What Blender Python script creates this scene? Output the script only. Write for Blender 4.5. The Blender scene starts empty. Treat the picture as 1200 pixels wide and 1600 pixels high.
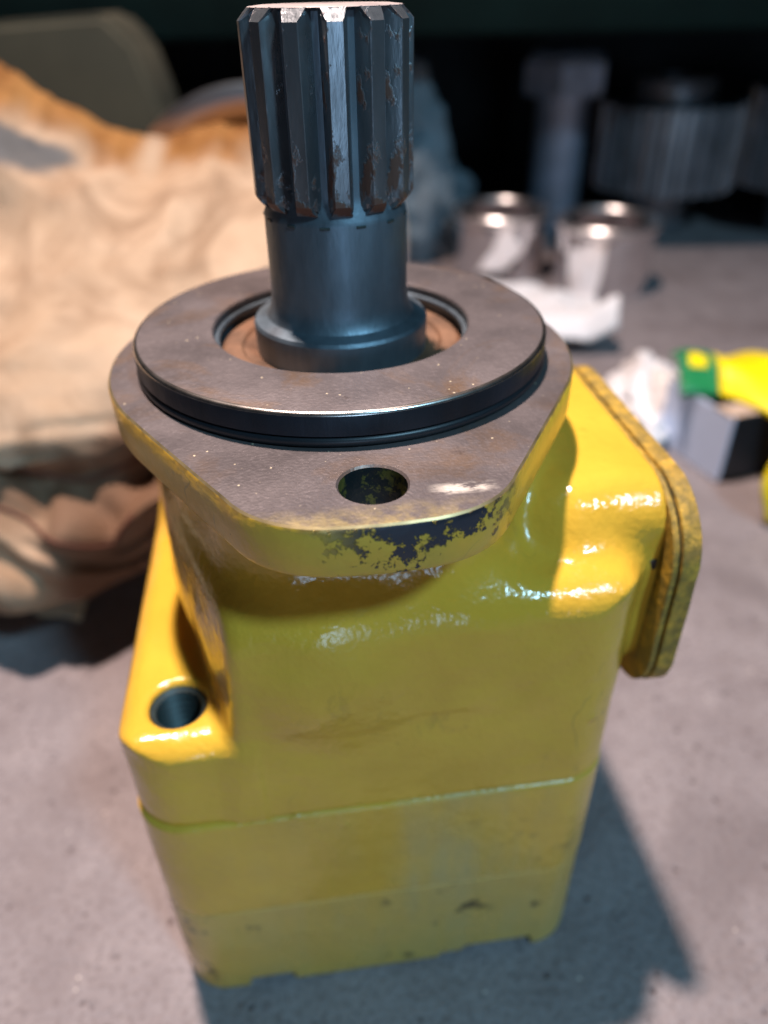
import bpy, bmesh, math, random
import numpy as np
from mathutils import Vector, Matrix, noise

random.seed(7); np.random.seed(7)
S = bpy.context.scene
COL = S.collection
R = math.radians

# ------------------------------------------------------------------ camera
cam_d = bpy.data.cameras.new('camera'); cam = bpy.data.objects.new('camera', cam_d); COL.objects.link(cam)
cam.matrix_world = (Matrix.Translation((.00984, -.18336, .27358)) @ Matrix.Rotation(R(90 - 34.873), 4, 'X')
                    @ Matrix.Rotation(R(-1.135), 4, 'Z'))
cam_d.sensor_fit = 'AUTO'; cam_d.sensor_width = 36; cam_d.lens = 26.55
cam_d.clip_start = .005; cam_d.clip_end = 50
cam_d.dof.use_dof = True; cam_d.dof.focus_distance = .147; cam_d.dof.aperture_fstop = 7.2
S.camera = cam
# ------------------------------------------------------------------ world and lamps
W = bpy.data.worlds.new('World'); S.world = W; W.use_nodes = True
W.node_tree.nodes['Background'].inputs[0].default_value = (.45, .68, 1, 1)
W.node_tree.nodes['Background'].inputs[1].default_value = .012
def area(name, loc, aim, size, power, color, size_y=None):
    d = bpy.data.lights.new(name, 'AREA'); d.energy = power; d.color = color
    d.shape = 'RECTANGLE' if size_y else 'DISK'; d.size = size
    if size_y: d.size_y = size_y
    o = bpy.data.objects.new(name, d); COL.objects.link(o); o.location = loc
    o.rotation_euler = (Vector(aim) - Vector(loc)).to_track_quat('-Z', 'Y').to_euler()
    return o
key = area('overhead_lamp', (-.17, .24, 1.75), (-.03, .02, 0), .085, 10.4, (1, .80, .72)); key.data.spread = R(75)
area('added_glint_light', (.27, -1.80, .24), (0, 0, .2), .36, 4, (.45, .70, 1), .36)  # added unseen cool light, kept small and low for glints on the spline
area('cool_side_lamp', (.63, -.81, 1.36), (0, 0, .15), .17, 16.5, (.38, .74, 1))
S.view_settings.view_transform = 'Standard'; S.view_settings.look = 'None'
S.view_settings.exposure = 0; S.view_settings.gamma = 1; S.view_settings.use_curve_mapping = False
S.render.engine = 'CYCLES'; S.render.resolution_x = 768; S.render.resolution_y = 1024

# ------------------------------------------------------------------ helpers
def tag(o, label=None, cat=None, group=None, kind=None):
    if label: o['label'] = label
    if cat: o['category'] = cat
    if group: o['group'] = group
    if kind: o['kind'] = kind
    return o
def empty(name, loc=(0, 0, 0), rz=0):
    o = bpy.data.objects.new(name, None); COL.objects.link(o); o.location = loc; o.rotation_euler.z = rz
    o.empty_display_size = .02
    return o
def link(name, me, mats, parent=None, smooth=True):
    for m in (mats if isinstance(mats, (list, tuple)) else [mats]): me.materials.append(m)
    if smooth: me.polygons.foreach_set('use_smooth', [True] * len(me.polygons))
    o = bpy.data.objects.new(name, me); COL.objects.link(o)
    if parent: o.parent = parent
    return o
def from_bm(name, bm, mats, parent=None, smooth=True, auto=None):
    bmesh.ops.recalc_face_normals(bm, faces=bm.faces[:])
    if auto is not None:
        for e in bm.edges:
            if len(e.link_faces) == 2 and e.calc_face_angle(0) > R(auto): e.smooth = False
    me = bpy.data.meshes.new(name); bm.to_mesh(me); bm.free()
    return link(name, me, mats, parent, smooth)
def lathe(profile, n=96, closed=False, center=(0, 0)):
    """profile: list of (r, z); revolve about z"""
    bm = bmesh.new(); rings = []
    for r, z in profile:
        if r < 1e-7: rings.append([bm.verts.new((center[0], center[1], z))])
        else: rings.append([bm.verts.new((center[0] + r * math.cos(2 * math.pi * k / n), center[1] + r * math.sin(2 * math.pi * k / n), z)) for k in range(n)])
    pairs = list(zip(rings[:-1], rings[1:]))
    if closed: pairs.append((rings[-1], rings[0]))
    for a, b in pairs:
        for k in range(n):
            k2 = (k + 1) % n
            if len(a) == 1 and len(b) == 1: continue
            if len(a) == 1: bm.faces.new((a[0], b[k], b[k2]))
            elif len(b) == 1: bm.faces.new((a[k], b[0], a[k2]))
            else: bm.faces.new((a[k], b[k], b[k2], a[k2]))
    return bm
def tube(pts, r, n=8):
    bm = bmesh.new(); rings = []
    P = [Vector(p) for p in pts]
    for i, p in enumerate(P):
        t = (P[min(i + 1, len(P) - 1)] - P[max(i - 1, 0)]).normalized()
        a = t.orthogonal().normalized(); b = t.cross(a)
        rr = r(i / (len(P) - 1)) if callable(r) else r
        rings.append([bm.verts.new(p + rr * (math.cos(2 * math.pi * k / n) * a + math.sin(2 * math.pi * k / n) * b)) for k in range(n)])
    for A, B in zip(rings[:-1], rings[1:]):
        # twist-safe pairing
        off = min(range(n), key=lambda o: sum((A[k].co - B[(k + o) % n].co).length for k in range(n)))
        for k in range(n):
            bm.faces.new((A[k], A[(k + 1) % n], B[(k + 1 + off) % n], B[(k + off) % n]))
    bm.faces.new(rings[0]); bm.faces.new(rings[-1])
    return bm
def box_bm(x0, x1, y0, y1, z0, z1, bev=0, seg=2):
    bm = bmesh.new(); bmesh.ops.create_cube(bm, size=1)
    for v in bm.verts: v.co = Vector(((x0 + x1) / 2 + v.co.x * (x1 - x0), (y0 + y1) / 2 + v.co.y * (y1 - y0), (z0 + z1) / 2 + v.co.z * (z1 - z0)))
    if bev: bmesh.ops.bevel(bm, geom=bm.edges[:], offset=bev, segments=seg, affect='EDGES', profile=.6)
    return bm
def sheet(nx, ny, f, thick):
    """closed slab following f(u,v) with a thickness along its normal"""
    P = np.array([[f(i / nx, j / ny) for j in range(ny + 1)] for i in range(nx + 1)], float)
    du = np.gradient(P, axis=0); dv = np.gradient(P, axis=1)
    N = np.cross(du, dv); N /= np.maximum(np.linalg.norm(N, axis=2, keepdims=True), 1e-12)
    Q = P - N * thick
    bm = bmesh.new()
    A = [[bm.verts.new(P[i, j]) for j in range(ny + 1)] for i in range(nx + 1)]
    B = [[bm.verts.new(Q[i, j]) for j in range(ny + 1)] for i in range(nx + 1)]
    for i in range(nx):
        for j in range(ny):
            bm.faces.new((A[i][j], A[i + 1][j], A[i + 1][j + 1], A[i][j + 1]))
            bm.faces.new((B[i][j], B[i][j + 1], B[i + 1][j + 1], B[i + 1][j]))
    for i in range(nx):
        bm.faces.new((A[i][0], B[i][0], B[i + 1][0], A[i + 1][0])); bm.faces.new((A[i][ny], A[i + 1][ny], B[i + 1][ny], B[i][ny]))
    for j in range(ny):
        bm.faces.new((A[0][j], A[0][j + 1], B[0][j + 1], B[0][j])); bm.faces.new((A[nx][j], B[nx][j], B[nx][j + 1], A[nx][j + 1]))
    return bm
def fb(p, s, o=3):
    return noise.fractal(Vector(p) * s, 1.0, 2.0, o)

# ---- signed distance helpers (mm, numpy) and naive surface nets
def sd_box(X, Y, Z, x0, x1, y0, y1, z0, z1, r):
    qx = np.abs(X - (x0 + x1) / 2) - (x1 - x0) / 2 + r; qy = np.abs(Y - (y0 + y1) / 2) - (y1 - y0) / 2 + r; qz = np.abs(Z - (z0 + z1) / 2) - (z1 - z0) / 2 + r
    return np.sqrt(np.maximum(qx, 0) ** 2 + np.maximum(qy, 0) ** 2 + np.maximum(qz, 0) ** 2) + np.minimum(np.maximum(qx, np.maximum(qy, qz)), 0) - r
def sd_rect2(X, Y, x0, x1, y0, y1, r):
    qx = np.abs(X - (x0 + x1) / 2) - (x1 - x0) / 2 + r; qy = np.abs(Y - (y0 + y1) / 2) - (y1 - y0) / 2 + r
    return np.sqrt(np.maximum(qx, 0) ** 2 + np.maximum(qy, 0) ** 2) + np.minimum(np.maximum(qx, qy), 0) - r
def smin(a, b, k):
    h = np.clip(.5 + .5 * (b - a) / k, 0, 1); return b + (a - b) * h - k * h * (1 - h)
def smax(a, b, k): return -smin(-a, -b, k)
def extr(d2, Z, z0, z1, r=0):
    dz = np.abs(Z - (z0 + z1) / 2) - (z1 - z0) / 2
    if r: return smax(d2, dz, r)
    return np.maximum(d2, dz)
def sd_poly(X, Y, pts):
    d = np.full(X.shape, 1e9); s = np.ones(X.shape); n = len(pts)
    for i in range(n):
        ax, ay = pts[i]; bx, by = pts[i - 1]
        ex, ey = bx - ax, by - ay; wx, wy = X - ax, Y - ay
        t = np.clip((wx * ex + wy * ey) / (ex * ex + ey * ey), 0, 1)
        d = np.minimum(d, (wx - ex * t) ** 2 + (wy - ey * t) ** 2)
        c1 = Y >= ay; c2 = Y < by; c3 = ex * wy > ey * wx
        flip = (c1 & c2 & c3) | (~c1 & ~c2 & ~c3); s = np.where(flip, -s, s)
    return s * np.sqrt(d)
def surface_nets(f, lo, hi, h, name):
    ax = [np.arange(lo[i], hi[i] + h, h) for i in range(3)]
    X, Y, Z = np.meshgrid(*ax, indexing='ij')
    D = f(X, Y, Z).astype(np.float32)
    n = [s - 1 for s in D.shape]
    c = [D[i:n[0] + i, j:n[1] + j, k:n[2] + k] for i in (0, 1) for j in (0, 1) for k in (0, 1)]
    off = [(i, j, k) for i in (0, 1) for j in (0, 1) for k in (0, 1)]
    neg = sum((q < 0).astype(np.int8) for q in c)
    act = (neg > 0) & (neg < 8); idx = np.argwhere(act); vid = np.full(act.shape, -1, np.int64); vid[act] = np.arange(len(idx))
    vals = np.stack([q[act] for q in c], 1)
    acc = np.zeros((len(idx), 3)); cnt = np.zeros(len(idx))
    for a in range(8):
        for b in range(a + 1, 8):
            if sum(abs(off[a][m] - off[b][m]) for m in range(3)) != 1: continue
            va, vb = vals[:, a], vals[:, b]; m = (va < 0) != (vb < 0)
            t = np.where(m, va / np.where(m, va - vb, 1), 0)
            acc += np.where(m[:, None], np.array(off[a]) + t[:, None] * (np.array(off[b]) - np.array(off[a])), 0); cnt += m
    V = (idx + acc / cnt[:, None]) * h + np.array(lo)
    F = []
    for a in range(3):
        b, d = (a + 1) % 3, (a + 2) % 3
        sl0 = [slice(1, n[0]), slice(1, n[1]), slice(1, n[2])]; sl0[a] = slice(0, n[a])
        sl1 = list(sl0); sl1[a] = slice(1, n[a] + 1)
        A, B = D[tuple(sl0)], D[tuple(sl1)]
        base = np.array([s.start for s in sl0])
        for sgn in (0, 1):
            e = np.argwhere((A < 0) & (B >= 0) if sgn == 0 else (A >= 0) & (B < 0)) + base
            if not len(e): continue
            ub = np.zeros(3, int); ub[b] = 1; ud = np.zeros(3, int); ud[d] = 1
            q = [e - ub - ud, e - ud, e, e - ub]
            ids = np.stack([vid[p[:, 0], p[:, 1], p[:, 2]] for p in q], 1)
            F.append(ids if sgn == 0 else ids[:, ::-1])
    F = np.concatenate(F); F = F[(F >= 0).all(1)]
    E_ = np.concatenate([F[:, [0, 1]], F[:, [1, 2]], F[:, [2, 3]], F[:, [3, 0]]]); deg = np.bincount(E_[:, 0], minlength=len(V)) + np.bincount(E_[:, 1], minlength=len(V))
    for lam in (.5, -.52) * 5:
        acc = np.stack([np.bincount(E_[:, 0], V[E_[:, 1], i], len(V)) + np.bincount(E_[:, 1], V[E_[:, 0], i], len(V)) for i in range(3)], 1)
        V = V + lam * (acc / np.maximum(deg, 1)[:, None] - V)
    me = bpy.data.meshes.new(name)
    me.vertices.add(len(V)); me.vertices.foreach_set('co', ((V + np.array([0, 0, 205])) * .001).ravel())
    me.loops.add(F.size); me.loops.foreach_set('vertex_index', F.ravel())
    me.polygons.add(len(F)); me.polygons.foreach_set('loop_start', np.arange(0, F.size, 4)); me.polygons.foreach_set('loop_total', np.full(len(F), 4))
    me.update(calc_edges=True); me.validate()
    return me

# ------------------------------------------------------------------ materials
class NT:
    def __init__(s, name):
        s.m = bpy.data.materials.new(name); s.m.use_nodes = True; s.t = s.m.node_tree; s.p = s.t.nodes['Principled BSDF']
        s.co = s.n('ShaderNodeTexCoord').outputs['Object']
    def n(s, ty, **kw):
        q = s.t.nodes.new(ty)
        for k, v in kw.items(): setattr(q, k, v)
        return q
    def set(s, sock, v):
        if hasattr(v, 'links') or hasattr(v, 'is_output'): s.t.links.new(v, sock)
        else: sock.default_value = v if not (isinstance(v, tuple) and len(v) == 3 and sock.type == 'RGBA') else (*v, 1)
    def noise(s, scale, detail=4, rough=.55, co=None, dist=0):
        q = s.n('ShaderNodeTexNoise'); s.t.links.new(co or s.co, q.inputs['Vector']); q.inputs['Scale'].default_value = scale
        q.inputs['Detail'].default_value = detail; q.inputs['Roughness'].default_value = rough; q.inputs['Distortion'].default_value = dist
        return q.outputs[0]
    def voro(s, scale, co=None, feature='F1'):
        q = s.n('ShaderNodeTexVoronoi', feature=feature); s.t.links.new(co or s.co, q.inputs['Vector']); q.inputs['Scale'].default_value = scale
        return q.outputs['Distance']
    def mapr(s, v, a, b, c=0., d=1.):
        q = s.n('ShaderNodeMapRange'); s.set(q.inputs[0], v)
        for i, x in enumerate((a, b, c, d)): q.inputs[i + 1].default_value = x
        return q.outputs[0]
    def math(s, op, a, b=0.):
        q = s.n('ShaderNodeMath', operation=op); s.set(q.inputs[0], a); s.set(q.inputs[1], b); return q.outputs[0]
    def mix(s, f, a, b):
        q = s.n('ShaderNodeMix', data_type='RGBA'); s.set(q.inputs[0], f); s.set(q.inputs[6], a); s.set(q.inputs[7], b); return q.outputs[2]
    def sep(s, v=None):
        q = s.n('ShaderNodeSeparateXYZ'); s.t.links.new(v or s.co, q.inputs[0]); return q.outputs
    def scaled(s, sc, co=None):
        q = s.n('ShaderNodeMapping'); s.t.links.new(co or s.co, q.inputs[0]); q.inputs['Scale'].default_value = sc; return q.outputs[0]
    def bump(s, h, dist, strength=1., chain=None):
        q = s.n('ShaderNodeBump'); s.set(q.inputs['Height'], h); q.inputs['Distance'].default_value = dist; q.inputs['Strength'].default_value = strength
        if chain: s.t.links.new(chain, q.inputs['Normal'])
        return q.outputs[0]
    def out(s, color, rough=.5, metal=0., normal=None, spec=.5, coat=0., sheen=0.):
        s.set(s.p.inputs['Base Color'], color); s.set(s.p.inputs['Roughness'], rough); s.set(s.p.inputs['Metallic'], metal)
        s.p.inputs['Specular IOR Level'].default_value = spec
        if coat: s.p.inputs['Coat Weight'].default_value = coat; s.p.inputs['Coat Roughness'].default_value = .12
        if normal: s.t.links.new(normal, s.p.inputs['Normal'])
        return s.m

def paint_color(N):
    v = N.noise(35, 4)
    c = N.mix(N.mapr(v, .35, .7), (.60, .345, .036), (.69, .41, .044))
    g = N.noise(14, 5, .6)
    c = N.mix(N.mapr(g, .56, .74, 0, .35), c, (.46, .36, .03))
    sm = N.noise(60, 6, .7, N.scaled((1, 1, .45)))
    c = N.mix(N.mapr(sm, .62, .78, 0, .55), c, (.16, .12, .035))
    br = N.noise(9, 4, .6)
    c = N.mix(N.mapr(br, .50, .68, 0, .22), c, (.34, .21, .03))
    sc = N.math('MULTIPLY', N.mapr(N.math('ABSOLUTE', N.math('SUBTRACT', N.noise(26, 3, .5, dist=.9), .5)), .006, .002), N.mapr(N.noise(38, 2), .60, .66))
    c = N.mix(N.math('MULTIPLY', sc, .5), c, (.16, .13, .04))
    return c
def paint_bump(N, k=1.):
    b = N.bump(N.noise(520, 3, .55), .0007 * k, .20)
    lump = N.math('MULTIPLY', N.mapr(N.voro(85), .16, .02), N.mapr(N.noise(40, 2), .5, .62))
    b = N.bump(lump, .0008 * k, .6, b)
    b = N.bump(N.noise(130, 3, .5), .0024 * k, .19, b)
    return N.bump(N.noise(30, 2), .006 * k, .16, b)
def mat_paint(name='yellow_paint', dusty=0):
    N = NT(name); c = paint_color(N); rough = N.mapr(N.noise(55, 4), .3, .75, .10, .28)
    x, y, z = N.sep()
    if dusty:
        st = N.noise(90, 4, .6, N.scaled((1, 1, .12)))
        d = N.math('MULTIPLY', N.mapr(N.noise(20, 4), .30, .62), N.mapr(st, .25, .7))
        if dusty == 1: d = N.math('MULTIPLY', d, N.mapr(N.math('ADD', x, N.math('MULTIPLY', N.noise(30, 3), .03)), .012, .035, .25, 1.))
        else: d = N.math('ADD', N.math('MULTIPLY', d, .55), .28)
        c = N.mix(N.math('MULTIPLY', d, .62), c, (.36, .35, .20))
        rough = N.math('ADD', rough, N.math('MULTIPLY', d, .25))
        k = N.math('MULTIPLY', N.mapr(N.noise(110, 5, .65), .60, .66), N.mapr(N.noise(16, 2), .50, .58))
        e = N.math('MULTIPLY', N.mapr(x, -.050, -.057), N.mapr(N.noise(120, 4, .6), .54, .60))
        k = N.math('MAXIMUM', k, e) if dusty == 2 else N.math('MULTIPLY', k, .35)
        c = N.mix(N.math('MULTIPLY', k, .85), c, (.05, .035, .02))
    return N.out(c, rough, 0, paint_bump(N), .5)
def mat_flange_side():
    N = NT('chipped_flange_paint'); c = paint_color(N); x, y, z = N.sep()
    n1 = N.noise(330, 6, .72); n2 = N.noise(90, 3)
    win = N.math('MULTIPLY', N.mapr(x, -.014, -.003), N.mapr(x, .029, .020))
    win = N.math('MULTIPLY', win, N.mapr(y, -.055, -.066))
    hgt = N.mapr(z, .186, .197, -.10, .14)
    v = N.math('ADD', N.math('ADD', n1, N.math('MULTIPLY', N.math('SUBTRACT', n2, .5), .5)), hgt)
    v = N.math('ADD', v, N.mapr(N.math('ABSOLUTE', N.math('SUBTRACT', x, .004)), .002, .010, .07, 0))
    chip = N.math('MULTIPLY', N.mapr(v, .57, .60), win)
    tiny = N.math('MULTIPLY', N.mapr(N.noise(520, 4, .7), .69, .72), N.mapr(y, -.05, -.06))
    chip = N.math('MAXIMUM', chip, tiny)
    rim = N.math('MULTIPLY', N.mapr(z, .1955, .1966), N.mapr(N.noise(240, 3), .42, .55))
    c = N.mix(N.mapr(N.noise(60, 4), .4, .7, 0, .5), c, (.40, .32, .05))
    c = N.mix(N.math('MULTIPLY', rim, .35), c, (.30, .24, .17))
    c = N.mix(chip, c, (.018, .024, .036))
    b = N.bump(N.math('SUBTRACT', 1, chip), .0008, .7, paint_bump(N, .7))
    return N.out(c, N.mapr(chip, 0, 1, .30, .45), N.math('MULTIPLY', rim, .6), b)
def mat_bare(name, rust=.5, overspray=False, base=(.155, .132, .132)):
    N = NT(name); x, y, z = N.sep()
    c = N.mix(N.mapr(N.noise(26, 5, .6), .35, .68), tuple(v * .78 for v in base), tuple(v * 1.12 for v in base))
    c = N.mix(N.mapr(N.noise(34, 6, .65, dist=.6), .53, .70, 0, rust), c, (.20, .115, .055))
    c = N.mix(N.mapr(N.noise(120, 5, .7), .66, .74, 0, .7), c, (.07, .05, .045))
    fine = N.noise(900, 2); c = N.mix(N.mapr(fine, .5, .8, 0, .5), c, tuple(v * 1.5 for v in base))
    rand = N.voro(420); sp = N.mapr(rand, .13, .07)
    sp = N.math('MULTIPLY', sp, N.mapr(N.noise(300, 1), .55, .61))
    c = N.mix(sp, c, (.85, .72, .50))
    metal = .55
    if overspray:
        m = N.math('MULTIPLY', N.mapr(y, -.0705, -.0775), N.mapr(N.noise(170, 5, .7), .40, .62))
        m = N.math('MULTIPLY', m, N.mapr(x, .03, .005))
        c = N.mix(N.math('MULTIPLY', m, .8), c, (.52, .40, .15))
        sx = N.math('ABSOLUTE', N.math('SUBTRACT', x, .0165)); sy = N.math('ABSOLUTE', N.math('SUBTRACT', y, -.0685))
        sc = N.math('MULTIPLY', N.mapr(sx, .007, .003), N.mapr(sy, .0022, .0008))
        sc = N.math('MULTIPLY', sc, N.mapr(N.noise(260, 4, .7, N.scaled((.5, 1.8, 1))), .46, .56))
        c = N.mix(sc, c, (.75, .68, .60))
    b = N.bump(N.noise(1300, 2), .00030, .35); b = N.bump(N.noise(180, 4), .0004, .15, b)
    return N.out(c, N.mapr(N.noise(70, 4), .3, .7, .36, .56), metal, b)
def mat_dark_steel(name, base=(.055, .075, .095), rust=.25, rough=.34, spots=.66, metal=.85):
    N = NT(name)
    c = N.mix(N.mapr(N.noise(60, 5, .6, N.scaled((1, 1, .35))), .35, .7), tuple(v * .7 for v in base), tuple(v * 1.5 for v in base))
    rs = N.mapr(N.noise(150, 5, .6, N.scaled((1, 1, .6))), spots, spots + .05)
    c = N.mix(N.math('MULTIPLY', rs, .9), c, (.10, .035, .014))
    c = N.mix(N.mapr(N.noise(40, 5, .65), .55, .75, 0, rust), c, (.13, .065, .035))
    r = N.math('ADD', N.mapr(N.noise(140, 4, .6, N.scaled((1, 1, .2))), .3, .7, rough - .07, rough + .12), N.math('MULTIPLY', rs, .3))
    b = N.bump(N.noise(700, 3, .6, N.scaled((1, 1, .25))), .0003, .3)
    b = N.bump(rs, .0003, .5, b)
    return N.out(c, r, N.math('SUBTRACT', metal, N.math('MULTIPLY', rs, .7)), b)
def mat_simple(name, color, rough=.5, metal=0., var=.25, scale=40, bump=0., bscale=200, spec=.5):
    N = NT(name)
    c = N.mix(N.mapr(N.noise(scale, 4), .3, .7), tuple(v * (1 - var) for v in color), tuple(min(1, v * (1 + var)) for v in color))
    nb = N.bump(N.noise(bscale, 4), bump, .5) if bump else None
    return N.out(c, rough, metal, nb, spec)
def mat_ground():
    N = NT('worn_concrete')
    a = N.noise(7, 5, .6); b_ = N.noise(45, 6, .65); f = N.noise(420, 3, .6)
    c = N.mix(N.mapr(a, .3, .7), (.175, .15, .155), (.235, .205, .21))
    c = N.mix(N.mapr(b_, .38, .68, 0, .65), c, (.285, .25, .25))
    c = N.mix(N.mapr(N.noise(19, 6, .68), .48, .64, 0, .75), c, (.17, .14, .14))
    c = N.mix(N.mapr(f, .50, .66, 0, .8), c, (.14, .115, .115))
    pit = N.math('MULTIPLY', N.mapr(N.voro(200), .26, .10), N.mapr(N.noise(60, 3), .52, .60))
    c = N.mix(pit, c, (.10, .075, .075))
    chip = N.math('MULTIPLY', N.mapr(N.voro(160, N.scaled((1, 1.3, 1))), .13, .06), N.mapr(N.noise(90, 2), .58, .64))
    c = N.mix(chip, c, (.55, .48, .43))
    oil = N.mapr(N.noise(11, 4, .55), .56, .66, 0, .55); c = N.mix(oil, c, (.12, .098, .10))
    b = N.bump(N.noise(300, 4, .7), .0020, .6); b = N.bump(N.math('SUBTRACT', 1, pit), .0012, .7, b)
    b = N.bump(N.noise(28, 4), .004, .35, b)
    return N.out(c, N.mapr(b_, .3, .7, .5, .75), 0, b, .35)
def mat_leather(name, a, b, dark):
    N = NT(name)
    c = N.mix(N.mapr(N.noise(24, 5, .6), .35, .68), a, b)
    c = N.mix(N.mapr(N.noise(20, 5, .6, dist=1.5), .52, .70, 0, .7), c, dark)
    bb = N.bump(N.noise(320, 4), .0010, .4); bb = N.bump(N.noise(60, 3, .5, dist=.8), .003, .35, bb)
    return N.out(c, .85, 0, bb, .25)

M = {}
M['paint'] = mat_paint(); M['paint_dusty'] = mat_paint('dusty_ring_paint', 1); M['paint_cover'] = mat_paint('dusty_cover_paint', 2); M['flange_side'] = mat_flange_side()
M['bare'] = mat_bare('bare_flange_steel', .55, True); M['bare_pilot'] = mat_bare('bare_pilot_steel', .75)
M['pilot_side'] = mat_dark_steel('shaded_pilot_side', (.014, .019, .028), .1, .42, .8, .5)  # near-black base colour paints in the shade on the disc's side
M['shaft'] = mat_dark_steel('blued_shaft_steel', (.13, .165, .195), .35, .46, .71, .75)
M['tooth'] = mat_dark_steel('ground_tooth_steel', (.19, .205, .22), .6, .29, .575, .8)
M['rubber'] = mat_simple('black_rubber', (.012, .014, .018), .38, 0, .2)
M['rusty'] = mat_simple('rusty_seal_face', (.17, .085, .045), .7, .15, .6, 70, .001, 240)
M['thread'] = mat_simple('dark_thread', (.035, .05, .05), .5, .3, .3, 120)
M['edge'] = mat_simple('bright_highlight_edge', (.62, .58, .54), .26, 1, .35, 220)  # polished bevel, base lightened to paint in its highlight line
M['brass_edge'] = mat_simple('scraped_paint_edge', (.42, .33, .17), .38, .8, .4, 160)
M['end_face'] = mat_simple('lit_end_face', (.40, .33, .31), .55, .25, .25, 90)  # pale pink base paints the warm lamp light onto the shaft top
M['bore'] = None
N = NT('oversprayed_bore'); M['bore'] = N.out(N.mix(N.mapr(N.noise(170, 5, .7), .52, .58), (.012, .022, .026), (.16, .15, .035)), .4, .3, N.bump(N.noise(200, 3), .001, .5))
M['gasket'] = mat_simple('dark_gasket', (.05, .04, .015), .8)
N = NT('rough_shaded_paint'); M['rough_paint'] = N.out(N.mix(N.mapr(N.noise(240, 5, .7), .30, .56), paint_color(N), (.22, .145, .025)), .6, 0, N.bump(N.noise(330, 5, .7), .0016, .6))  # rough cast paint, darkened to carry the shade on the port plates
M['ground'] = mat_ground()
N = NT('suede_stain_shade')
at_ = N.n('ShaderNodeAttribute', attribute_name='stain_shade'); sep_ = N.n('ShaderNodeSeparateColor'); N.t.links.new(at_.outputs['Color'], sep_.inputs[0])
c = N.mix(N.mapr(N.noise(24, 5, .6), .35, .68), (.39, .27, .175), (.47, .345, .24))
c = N.mix(N.mapr(N.noise(16, 6, .65, dist=1.2), .46, .64, 0, .8), c, (.235, .15, .09))
c = N.mix(sep_.outputs[2], c, N.mix(N.noise(40, 4), (.07, .075, .08), (.14, .135, .13)))  # painted shade below the brown fold
c = N.mix(sep_.outputs[0], c, N.mix(N.mapr(N.noise(38, 5, .6), .35, .65), (.17, .062, .012), (.33, .155, .045)))
c = N.mix(sep_.outputs[1], c, (.085, .035, .016))  # dark crease stain plus painted shade of the lower right end
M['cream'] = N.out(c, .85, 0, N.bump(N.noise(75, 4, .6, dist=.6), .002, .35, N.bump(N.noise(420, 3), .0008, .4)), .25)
M['tan'] = mat_leather('orange_brown_leather', (.27, .115, .028), (.36, .185, .065), (.08, .03, .01))
M['pale'] = mat_leather('pale_canvas', (.55, .47, .32), (.64, .55, .40), (.32, .24, .14))
M['fold_shade'] = mat_leather('grey_fold_shade', (.09, .095, .10), (.14, .14, .135), (.05, .045, .04))  # unused grey for painted shade under the leather fold
M['seam'] = mat_simple('dark_seam_thread', (.10, .035, .02), .9)
M['chrome'] = mat_simple('polished_steel', (.80, .78, .79), .07, 1, .06, 12)
M['satin'] = mat_simple('satin_steel', (.78, .74, .73), .30, 1, .06, 12)
M['gear'] = mat_simple('dull_gear_steel', (.23, .23, .25), .42, .7, .3, 30)
M['bolt'] = mat_simple('grey_bolt_steel', (.42, .48, .60), .40, .7, .25, 30)
M['shelf'] = mat_simple('dark_green_paint', (.003, .010, .0085), .9, 0, .3, 12, 0, 200, .15)
M['wall'] = mat_simple('dark_wall', (.03, .03, .032), .9)  # even near-black base colour
M['olive'] = mat_simple('olive_board', (.085, .073, .045), .85, 0, .15, 14)
M['paper'] = mat_simple('white_paper', (.74, .71, .71), .7, 0, .04, 30, .002, 90)
M['carton'] = mat_simple('pale_carton', (.60, .70, .90), .55, 0, .05, 20)
M['blackcard'] = mat_simple('black_card', (.014, .015, .02), .5, 0, .2)
M['kraft'] = mat_simple('kraft_edge', (.52, .38, .29), .8)
M['yellow'] = mat_simple('yellow_film', (.95, .74, .004), .35, 0, .05, 20)
M['green'] = mat_simple('green_film', (.015, .21, .07), .35, 0, .1, 20)
M['rag'] = mat_simple('blue_grey_rag', (.13, .165, .19), .9, 0, .35, 25, .003, 160)

# ------------------------------------------------------------------ setting
bm = bmesh.new()
gv = [[bm.verts.new((-2 + 4 * i / 40, -1.2 + 3.4 * j / 40, 0)) for j in range(41)] for i in range(41)]
for i in range(40):
    for j in range(40): bm.faces.new((gv[i][j], gv[i + 1][j], gv[i + 1][j + 1], gv[i][j + 1]))
tag(from_bm('work_surface', bm, M['ground']), kind='structure')
tag(from_bm('back_wall', box_bm(-2, 2, 1.35, 1.45, .0005, 2.2), M['wall'], smooth=False), kind='structure')
sh = empty('steel_shelf', (0, .70, .23))
tag(sh, 'dark green steel shelf crossing the shadowy back above the big bolt', 'shelf')
from_bm('front_beam', box_bm(-1.6, 1.6, 0, .06, .001, .10, .006), M['shelf'], sh)
from_bm('shelf_plate', box_bm(-1.6, 1.6, .062, .64, .02, .035), M['shelf'], sh, False)
for sx in (-1.55, 1.55): from_bm('shelf_post', box_bm(sx - .04, sx + .04, .062, .12, -.2299, .019), M['shelf'], sh, False)

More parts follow.
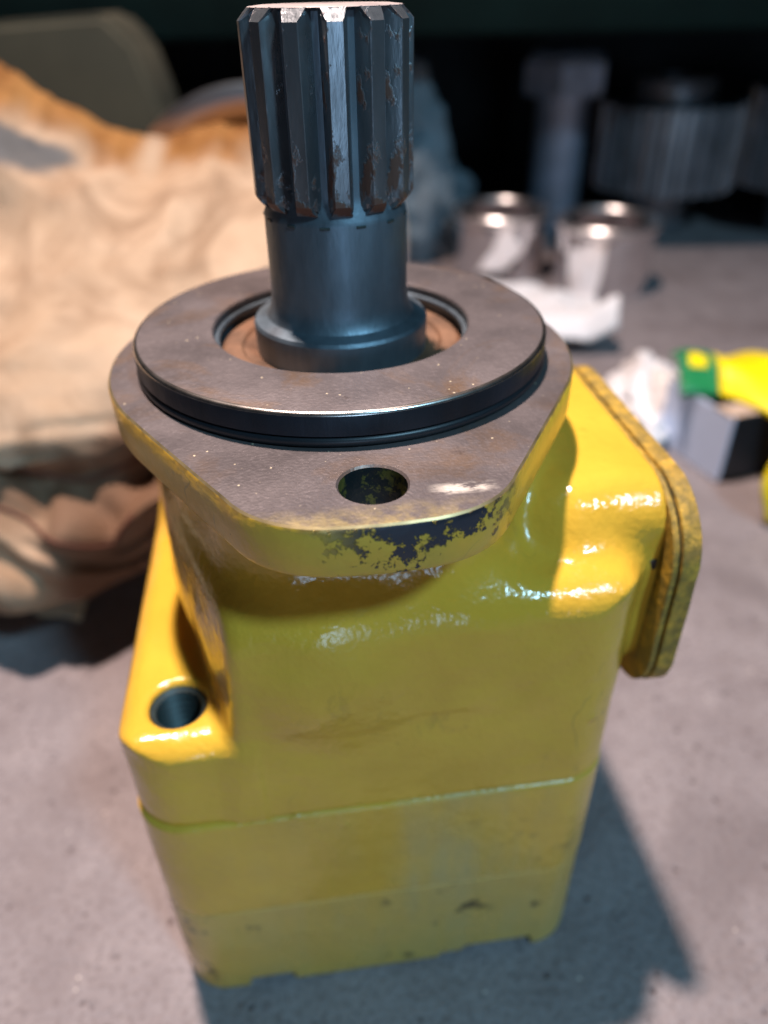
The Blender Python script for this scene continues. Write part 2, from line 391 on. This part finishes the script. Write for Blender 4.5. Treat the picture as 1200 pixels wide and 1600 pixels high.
# ------------------------------------------------------------------ hydraulic pump
YAW = R(7)
pump = empty('hydraulic_pump', (0, 0, 0), YAW)
tag(pump, 'yellow painted cast hydraulic pump standing upright with a splined steel shaft on top', 'pump')
half = []
for k in range(0, 13):                       # flange outline, local mm, right half from +x round to the front tip
    a = R(0 - 29 * k / 12); half.append((58 * math.cos(a), 58 * math.sin(a)))
half += [(44.5, -38.5), (38, -49), (31.5, -59.5)]
for k in range(9):
    t = k / 8; c0, c1, c2 = (28, -65), (22.5, -75.8), (10, -77.6)
    half.append(tuple((1 - t) ** 2 * c0[i] + 2 * t * (1 - t) * c1[i] + t * t * c2[i] for i in (0, 1)))
half += [(5, -78.0), (0, -78.15)]
front = half + [(-x, y) for x, y in half[::-1][1:]]
outline = front + [(-x, -y) for x, y in front[1:-1]]        # closed, clockwise
def resample(pts, step):
    out = []
    for i in range(len(pts)):
        a, b = Vector(pts[i]), Vector(pts[(i + 1) % len(pts)]); m = max(1, int((b - a).length / step))
        out += [tuple(a.lerp(b, q / m)) for q in range(m)]
    return out
def offset(pts, d):
    n = len(pts); out = []
    for i in range(n):
        t = Vector(pts[(i + 1) % n]) - Vector(pts[i - 1]); t.normalize(); out.append((pts[i][0] - (-t.y) * d, pts[i][1] - t.x * d))
    return out
outline = resample(outline, 2.5)
# -- housing casting
neck = offset(outline, 6.5)
if max(p[0] for p in neck) > 58: neck = offset(outline, -6.5)
neck = neck[::2]
def housing(X, Y, Z):
    low = sd_box(X, Y, Z, -66, 66, -61, 61, -150, -82, 7)
    low = np.maximum(low, sd_rect2(X, Y, -66, 66, -60.7, 61, 15))
    low = np.maximum(low, X + 32)
    wall = (-X - 35.5 - .25 * (Y + 60) + .10 * (Z + 75)) * .965
    up = sd_box(X, Y, Z, -90, 66.2, -61.3, 61.2, -150, -44.5, 9)
    up = np.maximum(up, sd_rect2(X, Y, -90, 66.2, -61.3, 61.2, 15))
    up = smax(up, wall, 4)
    d = smin(low, up, 4)
    nk = sd_poly(X[:, :, 0], Y[:, :, 0], neck)[:, :, None] + np.zeros_like(Z)
    nk = smax(nk, np.abs(Y) - 54, 10)
    nk = smax(nk, wall - 5 - .5 * np.maximum(Z + 30, 0), 6)
    nk = np.maximum(nk, np.maximum(Z + 19.6, -70 - Z))
    d = smin(d, nk, 12)
    # gentle belly in the middle of the front, hollow beside it
    belly = (np.sqrt(((X + 10) / 31) ** 2 + ((Y + 32) / 33) ** 2 + ((Z + 66) / 32) ** 2) - 1) * 31
    d = smin(d, belly, 6)
    port = np.maximum(sd_box(X, Y, Z, 40, 90, -46, 40, -89, -30, 13), X - 73.4)
    d = smin(d, port, 9)
    d = np.maximum(d, -113.0 - Z)
    d = np.maximum(d, Z + 19.6)
    rough = .25 * np.sin(X * .31 + 1.3 * np.sin(Z * .13)) * np.sin(Z * .27 + np.sin(Y * .2)) + .15 * np.sin(X * .11 + Z * .17)
    d = d + rough * .6 * np.clip((Z + 108) / 20, 0, 1)
    hole = np.maximum(np.sqrt((X + 50.2) ** 2 + (Y + 45.8) ** 2) - 7.25 - .8 * np.clip(Z + 83.2, 0, .9), np.maximum(-108 - Z, Z + 74))
    return np.maximum(d, -hole)
hs = link('housing', surface_nets(housing, (-72, -72, -116), (78, 66, -16), .8, 'housing'), M['paint'], pump)
zz = .205
prof = [(.0071, zz - .0834)] + [(.0059 + (.0012 if k % 2 else 0), zz - .0845 - k * .0012) for k in range(19)] + [(0, zz - .1075)]
from_bm('threaded_hole', lathe(prof, 48, center=(-.0502, -.0458)), M['thread'], hs, True, 30)
# little black raised mark on the port side
from_bm('paint_chip', box_bm(.0675, .0722, -.0469, -.0461, zz - .0520, zz - .0490, .0003), M['blackcard'], hs)
# -- middle ring and end cover
def ring(X, Y, Z):
    d = extr(sd_rect2(X, Y, -66.3, 66.2, -61.95, 61.5, 15), Z, -157, -113.05, .6)
    return d
def cover(X, Y, Z):
    d = extr(sd_rect2(X, Y, -66.6, 66.2, -61.3, 61, 15) + .0 * Z, Z, -205, -157.05, .9)
    for a, b, h in ((-45, -31, 4.5), (19, 27, 2.5), (27, 50, 5.0)):
        d = smax(d, -sd_box(X, Y, Z, a, b, -80, -40, -220, -205 + h, 1.2), .6)
    return d
link('middle_ring', surface_nets(ring, (-70, -65, -159.5), (69, 65, -110.8), .9, 'middle_ring'), M['paint_dusty'], pump)
link('end_cover', surface_nets(cover, (-70, -65, -207.5), (69, 65, -154.8), .9, 'end_cover'), M['paint_cover'], pump)
# -- mounting flange
def flange():
    bm = bmesh.new()
    sgn = 1 if max(p[0] for p in offset(outline, 1)) < 58 else -1
    layers = [(-20.2, 1.6), (-19.2, .45), (-18, 0), (-9.0, -.15), (-8.35, .1), (-8.0, .55)]
    loops = [[bm.verts.new((x * .001, y * .001, zz + z * .001)) for x, y in offset(outline, o * sgn)] for z, o in layers]
    n = len(outline)
    for li, (A, B) in enumerate(zip(loops[:-1], loops[1:])):
        for k in range(n):
            f = bm.faces.new((A[k], A[(k + 1) % n], B[(k + 1) % n], B[k])); f.material_index = 3 if li == 4 else 1
    def circle(cx, cy, r, z, m=40): return [bm.verts.new(((cx + r * math.cos(2 * math.pi * k / m)) * .001, (cy + r * math.sin(2 * math.pi * k / m)) * .001, zz + z * .001)) for k in range(m)]
    tops, bots = [], []
    for cy in (-64.6, 64.6):
        a, b, c = circle(0, cy, 7.0, -8.0), circle(0, cy, 6.6, -8.45), circle(0, cy, 6.6, -20.2)
        for A, B, mi in ((a, b, 0), (b, c, 2)):
            for k in range(40): bm.faces.new((A[k], A[(k + 1) % 40], B[(k + 1) % 40], B[k])).material_index = mi
        tops.append(a); bots.append(c)
    for outer, holes, mi in ((loops[-1], tops, 0), (loops[0], bots, 1)):
        ed = []
        for lp in [outer] + holes:
            for k in range(len(lp)): ed.append(bm.edges.get((lp[k], lp[(k + 1) % len(lp)])))
        r = bmesh.ops.triangle_fill(bm, edges=ed, use_beauty=True)
        for g in r['geom']:
            if isinstance(g, bmesh.types.BMFace): g.material_index = mi
    return bm
fl = from_bm('mounting_flange', flange(), [M['bare'], M['flange_side'], M['bore'], M['brass_edge']], pump, True, 28)
fl['label'] = 'bare steel flange face with chipped yellow edge and bolt hole'
# -- pilot ring with o-ring groove, recess and seal
mm = lambda L: [(r * .001, zz + z * .001) for r, z in L]
bm = lathe(mm([(31.6, -12), (31.6, -3.4), (32.6, -3.3), (32.6, -1.9), (31.7, -1.8), (31.7, -.35), (32.1, 0), (49.8, 0), (50.15, -.06), (50.45, -.21), (50.69, -.45), (50.8, -.8), (50.8, -5.3), (49.5, -5.5), (49.5, -7.99)]), 160)
for f in bm.faces:
    c = f.calc_center_median(); r = math.hypot(c.x, c.y)
    f.material_index = 3 if (r > .0499 and c.z > zz - .0007) else 1 if (r > .0506 or (r > .0492 and c.z < zz - .004)) else (2 if r < .0322 and c.z < zz - .0010 else 0)
pil = from_bm('pilot_ring', bm, [M['bare_pilot'], M['pilot_side'], M['shaft'], M['edge']], pump, True, 40)
pil['label'] = 'round steel pilot disc with brownish stains'
from_bm('o_ring', lathe([((49.9 + 1.15 * math.cos(R(a))) * .001, zz + (-6.8 + 1.15 * math.sin(R(a))) * .001) for a in range(0, 360, 30)], 160, True), M['rubber'], pil)
from_bm('retaining_ring', lathe([((31.2 + .9 * math.cos(R(a))) * .001, zz + (-2.9 + .75 * math.sin(R(a))) * .001) for a in range(0, 360, 45)], 128, True), M['shaft'], pil)
sl = from_bm('shaft_seal', lathe(mm([(31.5, -7.4), (30.0, -5.3), (28.6, -4.7), (25.4, -4.9), (24.6, -5.7), (22.4, -5.9), (15.5, -8.0)]), 128), M['rusty'], pump, True, 35)
sl['label'] = 'rusty orange seal ring around the shaft'
# -- drive shaft
SH = mm([(15, -9), (20.6, -8.6), (21.3, -7.8), (21.5, 1.0), (21.0, 1.8), (19.6, 2.2), (18.2, 2.8), (17.2, 4.2), (16.7, 6.5), (16.5, 9), (16.4, 26.0), (16.2, 27.2), (14.5, 30.2), (14.25, 32), (14.25, 64.9), (13.8, 65.4), (0, 65.4)])
shf = from_bm('drive_shaft', lathe(SH, 128), M['shaft'], pump, True, 30)
from_bm('shaft_end', lathe(mm([(0, 65.85), (13.2, 65.85), (14.2, 65.75), (15.6, 65.62), (15.75, 65.5), (0, 65.42)]), 80), M['end_face'], shf, True, 30)
shf['label'] = 'dark steel shaft with thirteen spline teeth and a collar at its foot'
def tooth_mesh():
    bm = bmesh.new(); sec = []
    # half width (mm) by radius
    prof = [(13.6, 2.85), (14.6, 2.68), (16.0, 2.36), (17.2, 1.93), (17.80, 1.68), (17.95, 1.50)]
    levels = [(28.4, -1.9), (29.6, -.7), (30.6, 0), (63.3, 0), (64.3, -.95), (65.6, -2.25)]
    for z, dr in levels:
        rmax = 17.95 + dr; ring = []
        pts = [(r, w) for r, w in prof if r < rmax - .05]
        wl = np.interp(rmax, [q[0] for q in prof], [q[1] for q in prof]); 
        while len(pts) < 5: pts.append((min(rmax, pts[-1][0] + .02), wl + .01))
        pts.append((rmax, wl))
        pts = pts[:6]
        ring = [(r, -w) for r, w in pts] + [(r + .02, 0) if i == 0 else (r, w) for i, (r, w) in enumerate(pts[::-1])]
        ring = [(r, -w) for r, w in pts] + [(r, w) for r, w in pts[::-1]]
        sec.append([bm.verts.new((math.sqrt(max(r * r - w * w, 0)) * .001, w * .001, zz + z * .001)) for r, w in ring])
    n = len(sec[0])
    for A, B in zip(sec[:-1], sec[1:]):
        for k in range(n - 1): bm.faces.new((A[k], A[k + 1], B[k + 1], B[k]))
    bm.faces.new(sec[0]); bm.faces.new(sec[-1])
    bmesh.ops.recalc_face_normals(bm, faces=bm.faces[:])
    for e in bm.edges:
        if len(e.link_faces) == 2 and e.calc_face_angle(0) > R(20): e.smooth = False
    me = bpy.data.meshes.new('spline_tooth'); bm.to_mesh(me); bm.free(); me.materials.append(M['tooth'])
    me.polygons.foreach_set('use_smooth', [True] * len(me.polygons))
    return me
tm = tooth_mesh()
for k in range(13):
    o = bpy.data.objects.new('spline_tooth', tm); COL.objects.link(o); o.parent = shf
    o.rotation_euler.z = R(-90 - 7 + 8.3) + 2 * math.pi * k / 13
cmk = box_bm(.01625, .0166, -.0011, .0011, zz + .0258, zz + .0264, .0001, 1); cme = bpy.data.meshes.new('cutter_mark'); cmk.to_mesh(cme); cmk.free(); cme.materials.append(M['thread'])
for k in range(13):
    o = bpy.data.objects.new('cutter_mark', cme); COL.objects.link(o); o.parent = shf
    o.rotation_euler.z = R(-90 - 7 + 8.3) + 2 * math.pi * (k + .5) / 13
# -- port flange plates (stacked, rough cast edge)
def plate(x0, x1, g, rr, name, mat, par, amp):
    bm = bmesh.new(); y0, y1, z0, z1 = -53 + g, 45 - g, -96 + g, -30.5 - g
    pts = []
    for cx, cy, a0 in ((y1 - rr, z1 - rr, 0), (y0 + rr + 2, z1 - rr, 90), (y0 + rr * .8, z0 + rr * .8, 180), (y1 - rr, z0 + rr, 270)):
        q = rr if a0 != 180 else rr * .8
        if a0 == 90: cx -= 2
        for k in range(13): a = R(a0 + 90 * k / 12); pts.append((cx + q * math.cos(a), cy + q * math.sin(a)))
    pts = resample(pts, 2); n = len(pts); loops = []
    for x, o in ((x0, .35), (x0 + .25, .05), ((x0 + x1) / 2, 0), (x1 - .3, .05), (x1, .4)):
        off = offset(pts, -o) if max(p[0] for p in offset(pts, -1)) < max(p[0] for p in pts) else offset(pts, o)
        loops.append([bm.verts.new((x * .001, (p[0] + amp * noise.noise((p[0] * .3, p[1] * .3, x))) * .001, zz + (p[1] + amp * noise.noise((p[1] * .3, p[0] * .3, x + 7))) * .001)) for p in off])
    for A, B in zip(loops[:-1], loops[1:]):
        for k in range(n): bm.faces.new((A[k], A[(k + 1) % n], B[(k + 1) % n], B[k]))
    bm.faces.new(loops[0]); bm.faces.new(loops[-1])
    return from_bm(name, bm, mat, par, True, 40)
pf = plate(73.2, 74.9, .6, 20, 'port_flange', M['rough_paint'], pump, .18)
plate(74.95, 75.5, 1.3, 18, 'gasket', M['gasket'], pf, .5)
plate(75.55, 80.4, .4, 20, 'port_plate', M['rough_paint'], pf, .22)

# ------------------------------------------------------------------ crumpled leather
def lerp_tab(tab, x):
    return float(np.interp(x, [t[0] for t in tab], [t[1] for t in tab]))
RIDGE = [(-.50, .215), (-.26, .245), (-.22, .238), (-.20, .222), (-.185, .216), (-.17, .206), (-.152, .197), (-.14, .199), (-.124, .195), (-.105, .201), (-.09, .203), (-.05, .20), (0, .15)]
le = empty('crumpled_leather', (-.2, .25, 0))
tag(le, 'crumpled cream suede leather with orange brown folds heaped left behind the pump', 'leather')
LO = Vector((-.2, .25, 0))
def rdg(p, s):
    return 1 - 2 * abs(noise.noise(Vector(p) * s))
def ragged(xx):
    return lerp_tab(RIDGE, xx) + .006 * noise.noise(Vector((xx * 55, 1, 0))) + .003 * noise.noise(Vector((xx * 160, 2, 0)))
def leather(u, v):
    xx = -.50 + .47 * u
    rz = ragged(xx)
    path = [(0, .175, .034), (.06, .140, .026), (.11, .122, .036), (.165, .128, .056), (.215, .156, .066), (.27, .144, .080), (.33, .152, .098), (.45, .205, .126), (.62, .270, .160), (.78, .328, rz - .020), (.86, .356, rz), (.885, .362, rz - .002), (.93, .38, rz - .03), (1, .43, .10)]
    T = [p[0] for p in path]; y = float(np.interp(v, T, [p[1] for p in path])); z = float(np.interp(v, T, [p[2] for p in path]))
    edge = max(0, (xx + .115) / .08)          # right end tucks away behind the pump
    y += .06 * edge * max(0, .6 - v) + .035 * math.sin(xx * 14 + 1) * max(0, .5 - v)
    if v < .36: y += .022 * noise.noise(Vector((xx * 11, 7, v * 5))); z += .010 * noise.noise(Vector((xx * 17, 3, v * 8)))
    p = Vector((xx, y, z))
    low = max(0, 1 - v / .42); top = max(0, min(1, (.80 - v) / .1))
    q = Vector((xx * .8 + z * .9, z * .7 - xx * .5, 3.1))       # creases run diagonally
    w = noise.noise(Vector((xx, y, z)) * 6) * .016 + (rdg(q, 9) * .016 + rdg(q + Vector((5, 1, 0)), 19) * .009 + rdg(Vector((xx, z, 8)), 36) * .0035)
    w = w * (.25 + .75 * top)
    w += (abs(noise.noise(Vector((xx * 30 + v * 14, v * 22, 2)))) - .25) * .036 * low
    nrm = Vector((0, -.68, .73)) if v > .1 else Vector((0, -.9, .2))
    p += nrm * w * (1 if v < .84 else .3); p.z = max(p.z, .006)
    return p - LO
def leather_stain_shade(u, v):
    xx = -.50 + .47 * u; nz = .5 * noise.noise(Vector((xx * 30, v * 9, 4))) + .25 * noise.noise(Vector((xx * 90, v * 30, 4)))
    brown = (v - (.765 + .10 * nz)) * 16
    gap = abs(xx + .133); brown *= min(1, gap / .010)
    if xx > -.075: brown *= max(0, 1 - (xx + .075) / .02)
    crease_shade = 1 - abs(v - .20 - .05 * nz) / .05
    grey = min(1, max(0, 1 - abs(v - .715 - .05 * nz) / .05) * 3) * min(1, max(0, (-.168 - xx + .03 * nz) / .015))  # grey band puts the shade under the brown fold into the colour
    crease_shade = max(crease_shade * (.8 + nz), min(1, max(0, (xx + .165 + .04 * nz) / .03)) * min(1, max(0, (.31 + .06 * nz - v) / .03)) * .8)  # shade of the tucked lower right end painted in with the crease stain
    return max(0, min(1, brown)), max(0, min(1, crease_shade)), grey
LNX, LNY = 170, 170
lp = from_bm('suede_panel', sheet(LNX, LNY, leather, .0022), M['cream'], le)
at = lp.data.color_attributes.new('stain_shade', 'FLOAT_COLOR', 'POINT')
cols = [(*leather_stain_shade(i / LNX, j / LNY), 1) for i in range(LNX + 1) for j in range(LNY + 1)]
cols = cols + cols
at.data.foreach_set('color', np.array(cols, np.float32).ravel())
def flap(u, v):
    xx = -.40 + .25 * u; y = .100 + .06 * v - .012 * math.sin(u * 7) + .02 * u; z = .004 + .045 * v ** 1.3
    w = abs(fb((xx, y, z + 4), 30, 3)) * .010
    return Vector((xx, y - w, z + w * .5)) - LO
from_bm('lower_flap', sheet(60, 24, flap, .002), M['pale'], le)
for s in range(2):
    pts = []
    for k in range(26):
        u = .50 + .34 * k / 25; q = leather(u, .17 + .06 * s + .012 * math.sin(k * .5 + s)); pts.append(q + Vector((0, -.001, .0008)))
    from_bm('seam', tube(pts, .0010, 6), M['seam'], le)

# ------------------------------------------------------------------ polished bushings
def bushing(name, loc, label, r, h, group, rot=None, mat='chrome'):
    o = empty(name, loc)
    if rot: o.rotation_euler = rot
    tag(o, label, 'bushing', group)
    sl = from_bm('sleeve', lathe([(r * .80, 0), (r * .92, 0), (r * .94, .002), (r * .94, h - .0085), (r * .80, h - .0085)], 80, True), M[mat], o, True, 35)
    from_bm('rim', lathe([(r * .801, h - .0084), (r * .97, h - .0084), (r, h - .006), (r, h - .0015), (r * .97, h), (r * .83, h), (r * .801, h - .002)], 80, True), M['satin'], o, True, 35)
    return o
bushing('polished_bushing', (.250, .637, 0), 'shiny flanged steel bushing standing on the right of the pair', .0545, .071, 'polished steel bushings behind the pump')
bushing('polished_bushing', (.146, .690, 0), 'shiny flanged steel bushing on the left with bluish reflections', .0535, .071, 'polished steel bushings behind the pump')
bushing('polished_bushing', (-.078, .475, .1105), 'shiny steel bushing lying on its side behind the leather', .110, .06, 'polished steel bushings behind the pump', (R(90), 0, 0), 'satin')

# ------------------------------------------------------------------ big bolt
bo = empty('large_bolt', (.243, .88, 0)); tag(bo, 'tall thick grey steel bolt standing head up in the shadow', 'bolt')
from_bm('shank', lathe([(0, .0005), (.030, .0005), (.0325, .004), (.0325, .152), (.036, .157), (.036, .160), (0, .160)], 64), M['bolt'], bo, True, 35)
bm = bmesh.new(); L = []
for z, r in ((.1605, .052), (.164, .0545), (.195, .0545), (.205, .048), (.209, .036)):
    ring = []
    for k in range(48):
        a = 2 * math.pi * k / 48; hexr = r * math.cos(math.pi / 6) / math.cos((a % (math.pi / 3)) - math.pi / 6)
        rr = min(hexr, r * (1.0 if z < .2 else .93)); ring.append(bm.verts.new((rr * math.cos(a + .25), rr * math.sin(a + .25), z)))
    L.append(ring)
for A, B in zip(L[:-1], L[1:]):
    for k in range(48): bm.faces.new((A[k], A[(k + 1) % 48], B[(k + 1) % 48], B[k]))
bm.faces.new(L[0]); bm.faces.new(L[-1])
from_bm('bolt_head', bm, M['bolt'], bo, True, 25)
# ------------------------------------------------------------------ gears
def gear(loc, label, r, n, z0, z1, hub, hubtop, rot):
    g = empty('spur_gear', loc, rot); tag(g, label, 'gear', 'dark gears at the back')
    bm = bmesh.new(); pts = []
    for k in range(n):
        for f, q in ((-.30, r * .90), (-.16, r), (.16, r), (.30, r * .90)):
            a = 2 * math.pi * (k + f) / n; pts.append((q * math.cos(a), q * math.sin(a)))
    lo = [bm.verts.new((*p, z0)) for p in pts]; hi = [bm.verts.new((*p, z1)) for p in pts]; m = len(pts)
    for k in range(m): bm.faces.new((lo[k], lo[(k + 1) % m], hi[(k + 1) % m], hi[k]))
    bm.faces.new(lo); bm.faces.new(hi)
    from_bm('toothed_wheel', bm, M['gear'], g, False)
    from_bm('hub', lathe([(hub * .6, z1 + .0005), (hub * .98, z1 + .0005), (hub, z1 + .003), (hub, hubtop - .003), (hub * .96, hubtop), (hub * .6, hubtop)], 56, True), M['gear'], g, True, 35)
    from_bm('lower_hub', lathe([(0, .0005), (hub * .80, .0005), (hub * .82, .003), (hub * .82, z0 - .0005), (0, z0 - .0005)], 56), M['gear'], g, True, 35)
gear((.378, .87, 0), 'dark steel gear with raised hub standing right of the big bolt', .088, 26, .055, .150, .048, .178, .05)
gear((.555, .84, 0), 'dark steel gear cut off by the right edge of the picture', .088, 26, .060, .165, .048, .180, .12)

# ------------------------------------------------------------------ olive board box
ob = empty('olive_box', (-.30, .60, 0)); tag(ob, 'dim olive box with a slanting corner standing behind the leather', 'box')
bm = bmesh.new(); q = [(-.22, .001), (.112, .001), (.112, .185), (.098, .235), (.075, .258), (-.22, .243)]
A = [bm.verts.new((x, 0, z)) for x, z in q]; B = [bm.verts.new((x, .085, z)) for x, z in q]
for k in range(6): bm.faces.new((A[k], A[(k + 1) % 6], B[(k + 1) % 6], B[k]))
bm.faces.new(A); bm.faces.new(B); bmesh.ops.bevel(bm, geom=bm.edges[:], offset=.006, segments=3, affect='EDGES')
from_bm('box_body', bm, M['olive'], ob, True, 40)

# ------------------------------------------------------------------ rag and papers
def crumple(name, loc, rx, ry, h, mat, label, cat, seed, sharp=1.):
    bm = bmesh.new(); bmesh.ops.create_icosphere(bm, subdivisions=5, radius=1)
    for v in bm.verts:
        p = v.co.copy(); n1 = fb(p + Vector((seed, 0, 0)), 1.3, 3); n2 = abs(fb(p + Vector((0, seed, 0)), 2.6, 4))
        k = 1 + .25 * n1 - .38 * sharp * n2 + .12
        zz_ = max(p.z, -.55); taper = 1 - .38 * max(0, p.z)
        v.co = Vector((p.x * rx * k * taper, p.y * ry * k * taper, (zz_ + .55) / 1.55 * h * (1 + .25 * n1)))
        v.co.z = max(v.co.z, .001)
    return tag(from_bm(name, bm, mat), label, cat), None
o, _ = crumple('crumpled_rag', (0, 0, 0), .070, .055, .19, M['rag'], 'crumpled blue grey rag just right of the splined shaft in shadow', 'rag', 4.2); o.location = (.045, .78, 0)
def white_sheet(u, v):
    x = .100 + .105 * u + .012 * (1 - v) + .030 * v * u; y = .445 + .150 * v + .05 * (1 - u) * v; z = .003 + .007 * abs(math.sin(u * 4 + v * 3)) + .026 * math.exp(-((v - .12) / .13) ** 2) * (.4 + u)
    n = fb((x, y, 1), 30, 3) * .006
    return (x, y, max(.0025, z + n))
wp = from_bm('white_paper', sheet(40, 50, white_sheet, .0008), M['paper']); tag(wp, 'bright white crumpled paper lying in front of the shiny bushings', 'paper')
o, _ = crumple('white_bag', (0, 0, 0), .030, .062, .038, M['paper'], 'crumpled white paper bag between the pump port and the pale carton', 'bag', 8.1, .8); o.location = (.208, .335, 0); o.rotation_euler.z = R(-18)
# ------------------------------------------------------------------ carton and printed packet
ct = empty('small_carton', (.230, .235, 0)); tag(ct, 'small carton with pale blue face and black side right of the pump', 'carton')
# corner at origin; pale face runs back-left, black face runs right
d1 = Vector((-.022, .058, 0)); d2 = Vector((.115, .035, 0)); up = Vector((0, 0, .047))
def panel(name, a, b, c, th, mat):
    nrm = (Vector(b) - Vector(a)).cross(Vector(c) - Vector(a)).normalized() * th
    bm = bmesh.new(); P = [Vector(a), Vector(b), Vector(b) + Vector(c) - Vector(a), Vector(c)]
    A = [bm.verts.new(p) for p in P]; B = [bm.verts.new(p + nrm) for p in P]
    for k in range(4): bm.faces.new((A[k], A[(k + 1) % 4], B[(k + 1) % 4], B[k]))
    bm.faces.new(A); bm.faces.new(B); return from_bm(name, bm, mat, ct, False)
z1 = Vector((0, 0, .0008))
panel('pale_side', z1, z1 + d1, z1 + up, .0015, M['carton'])
panel('black_side', z1 + d2 * .02, z1 + d2, z1 + d2 * .02 + up, -.0015, M['blackcard'])
panel('back_side', z1 + d1 + d2 * .03, z1 + d1 + d2, z1 + d1 + d2 * .03 + up, .0015, M['carton'])
panel('end_side', z1 + d2, z1 + d2 + d1, z1 + d2 + up, .0015, M['blackcard'])
panel('top_flap', up + z1 * 1.5 + d1 * .02, up + z1 * 1.5 + d1 * .28, up + z1 * 1.5 + d1 * .02 + d2 * .30, .0015, M['kraft'])
pk = empty('printed_packet', (.27, .32, 0)); tag(pk, 'yellow plastic packet with a green label behind the pale carton', 'packet')
PO = Vector((.27, .32, 0))
def pack(x0, x1):
    def f(u, v):
        s = x0 + (x1 - x0) * u
        x = .204 + s * 1.0; y = .262 + .062 * v - 1.6 * min(.07, max(0, s - .03)) * (1 - v); z = .050 + .012 * math.sin(v * 3.1) + .005 * noise.noise(Vector((s * 40, v * 3, 5))) - .0
        return Vector((x + .012 * v, y + .004, z)) - PO
    return f
from_bm('yellow_film', sheet(50, 20, pack(.0285, .20), .005), M['yellow'], pk)
gl = from_bm('green_label', sheet(16, 16, pack(.003, .028), .005), M['green'], pk)
def mark(u, v):
    a = pack(.009, .021); q = a(u, .30 + .32 * v * (1 - .9 * abs(u - .4))); return q + Vector((0, 0, .0015 + .0))
from_bm('yellow_mark', sheet(8, 8, mark, .001), M['yellow'], gl)
def drape(u, v):
    return Vector((.2375 + .06 * u + .003 * math.cos(v * 6), .197 + .012 * u - .010 * v, .052 - .048 * v)) - PO
from_bm('yellow_drape', sheet(10, 16, drape, .004), M['yellow'], pk)
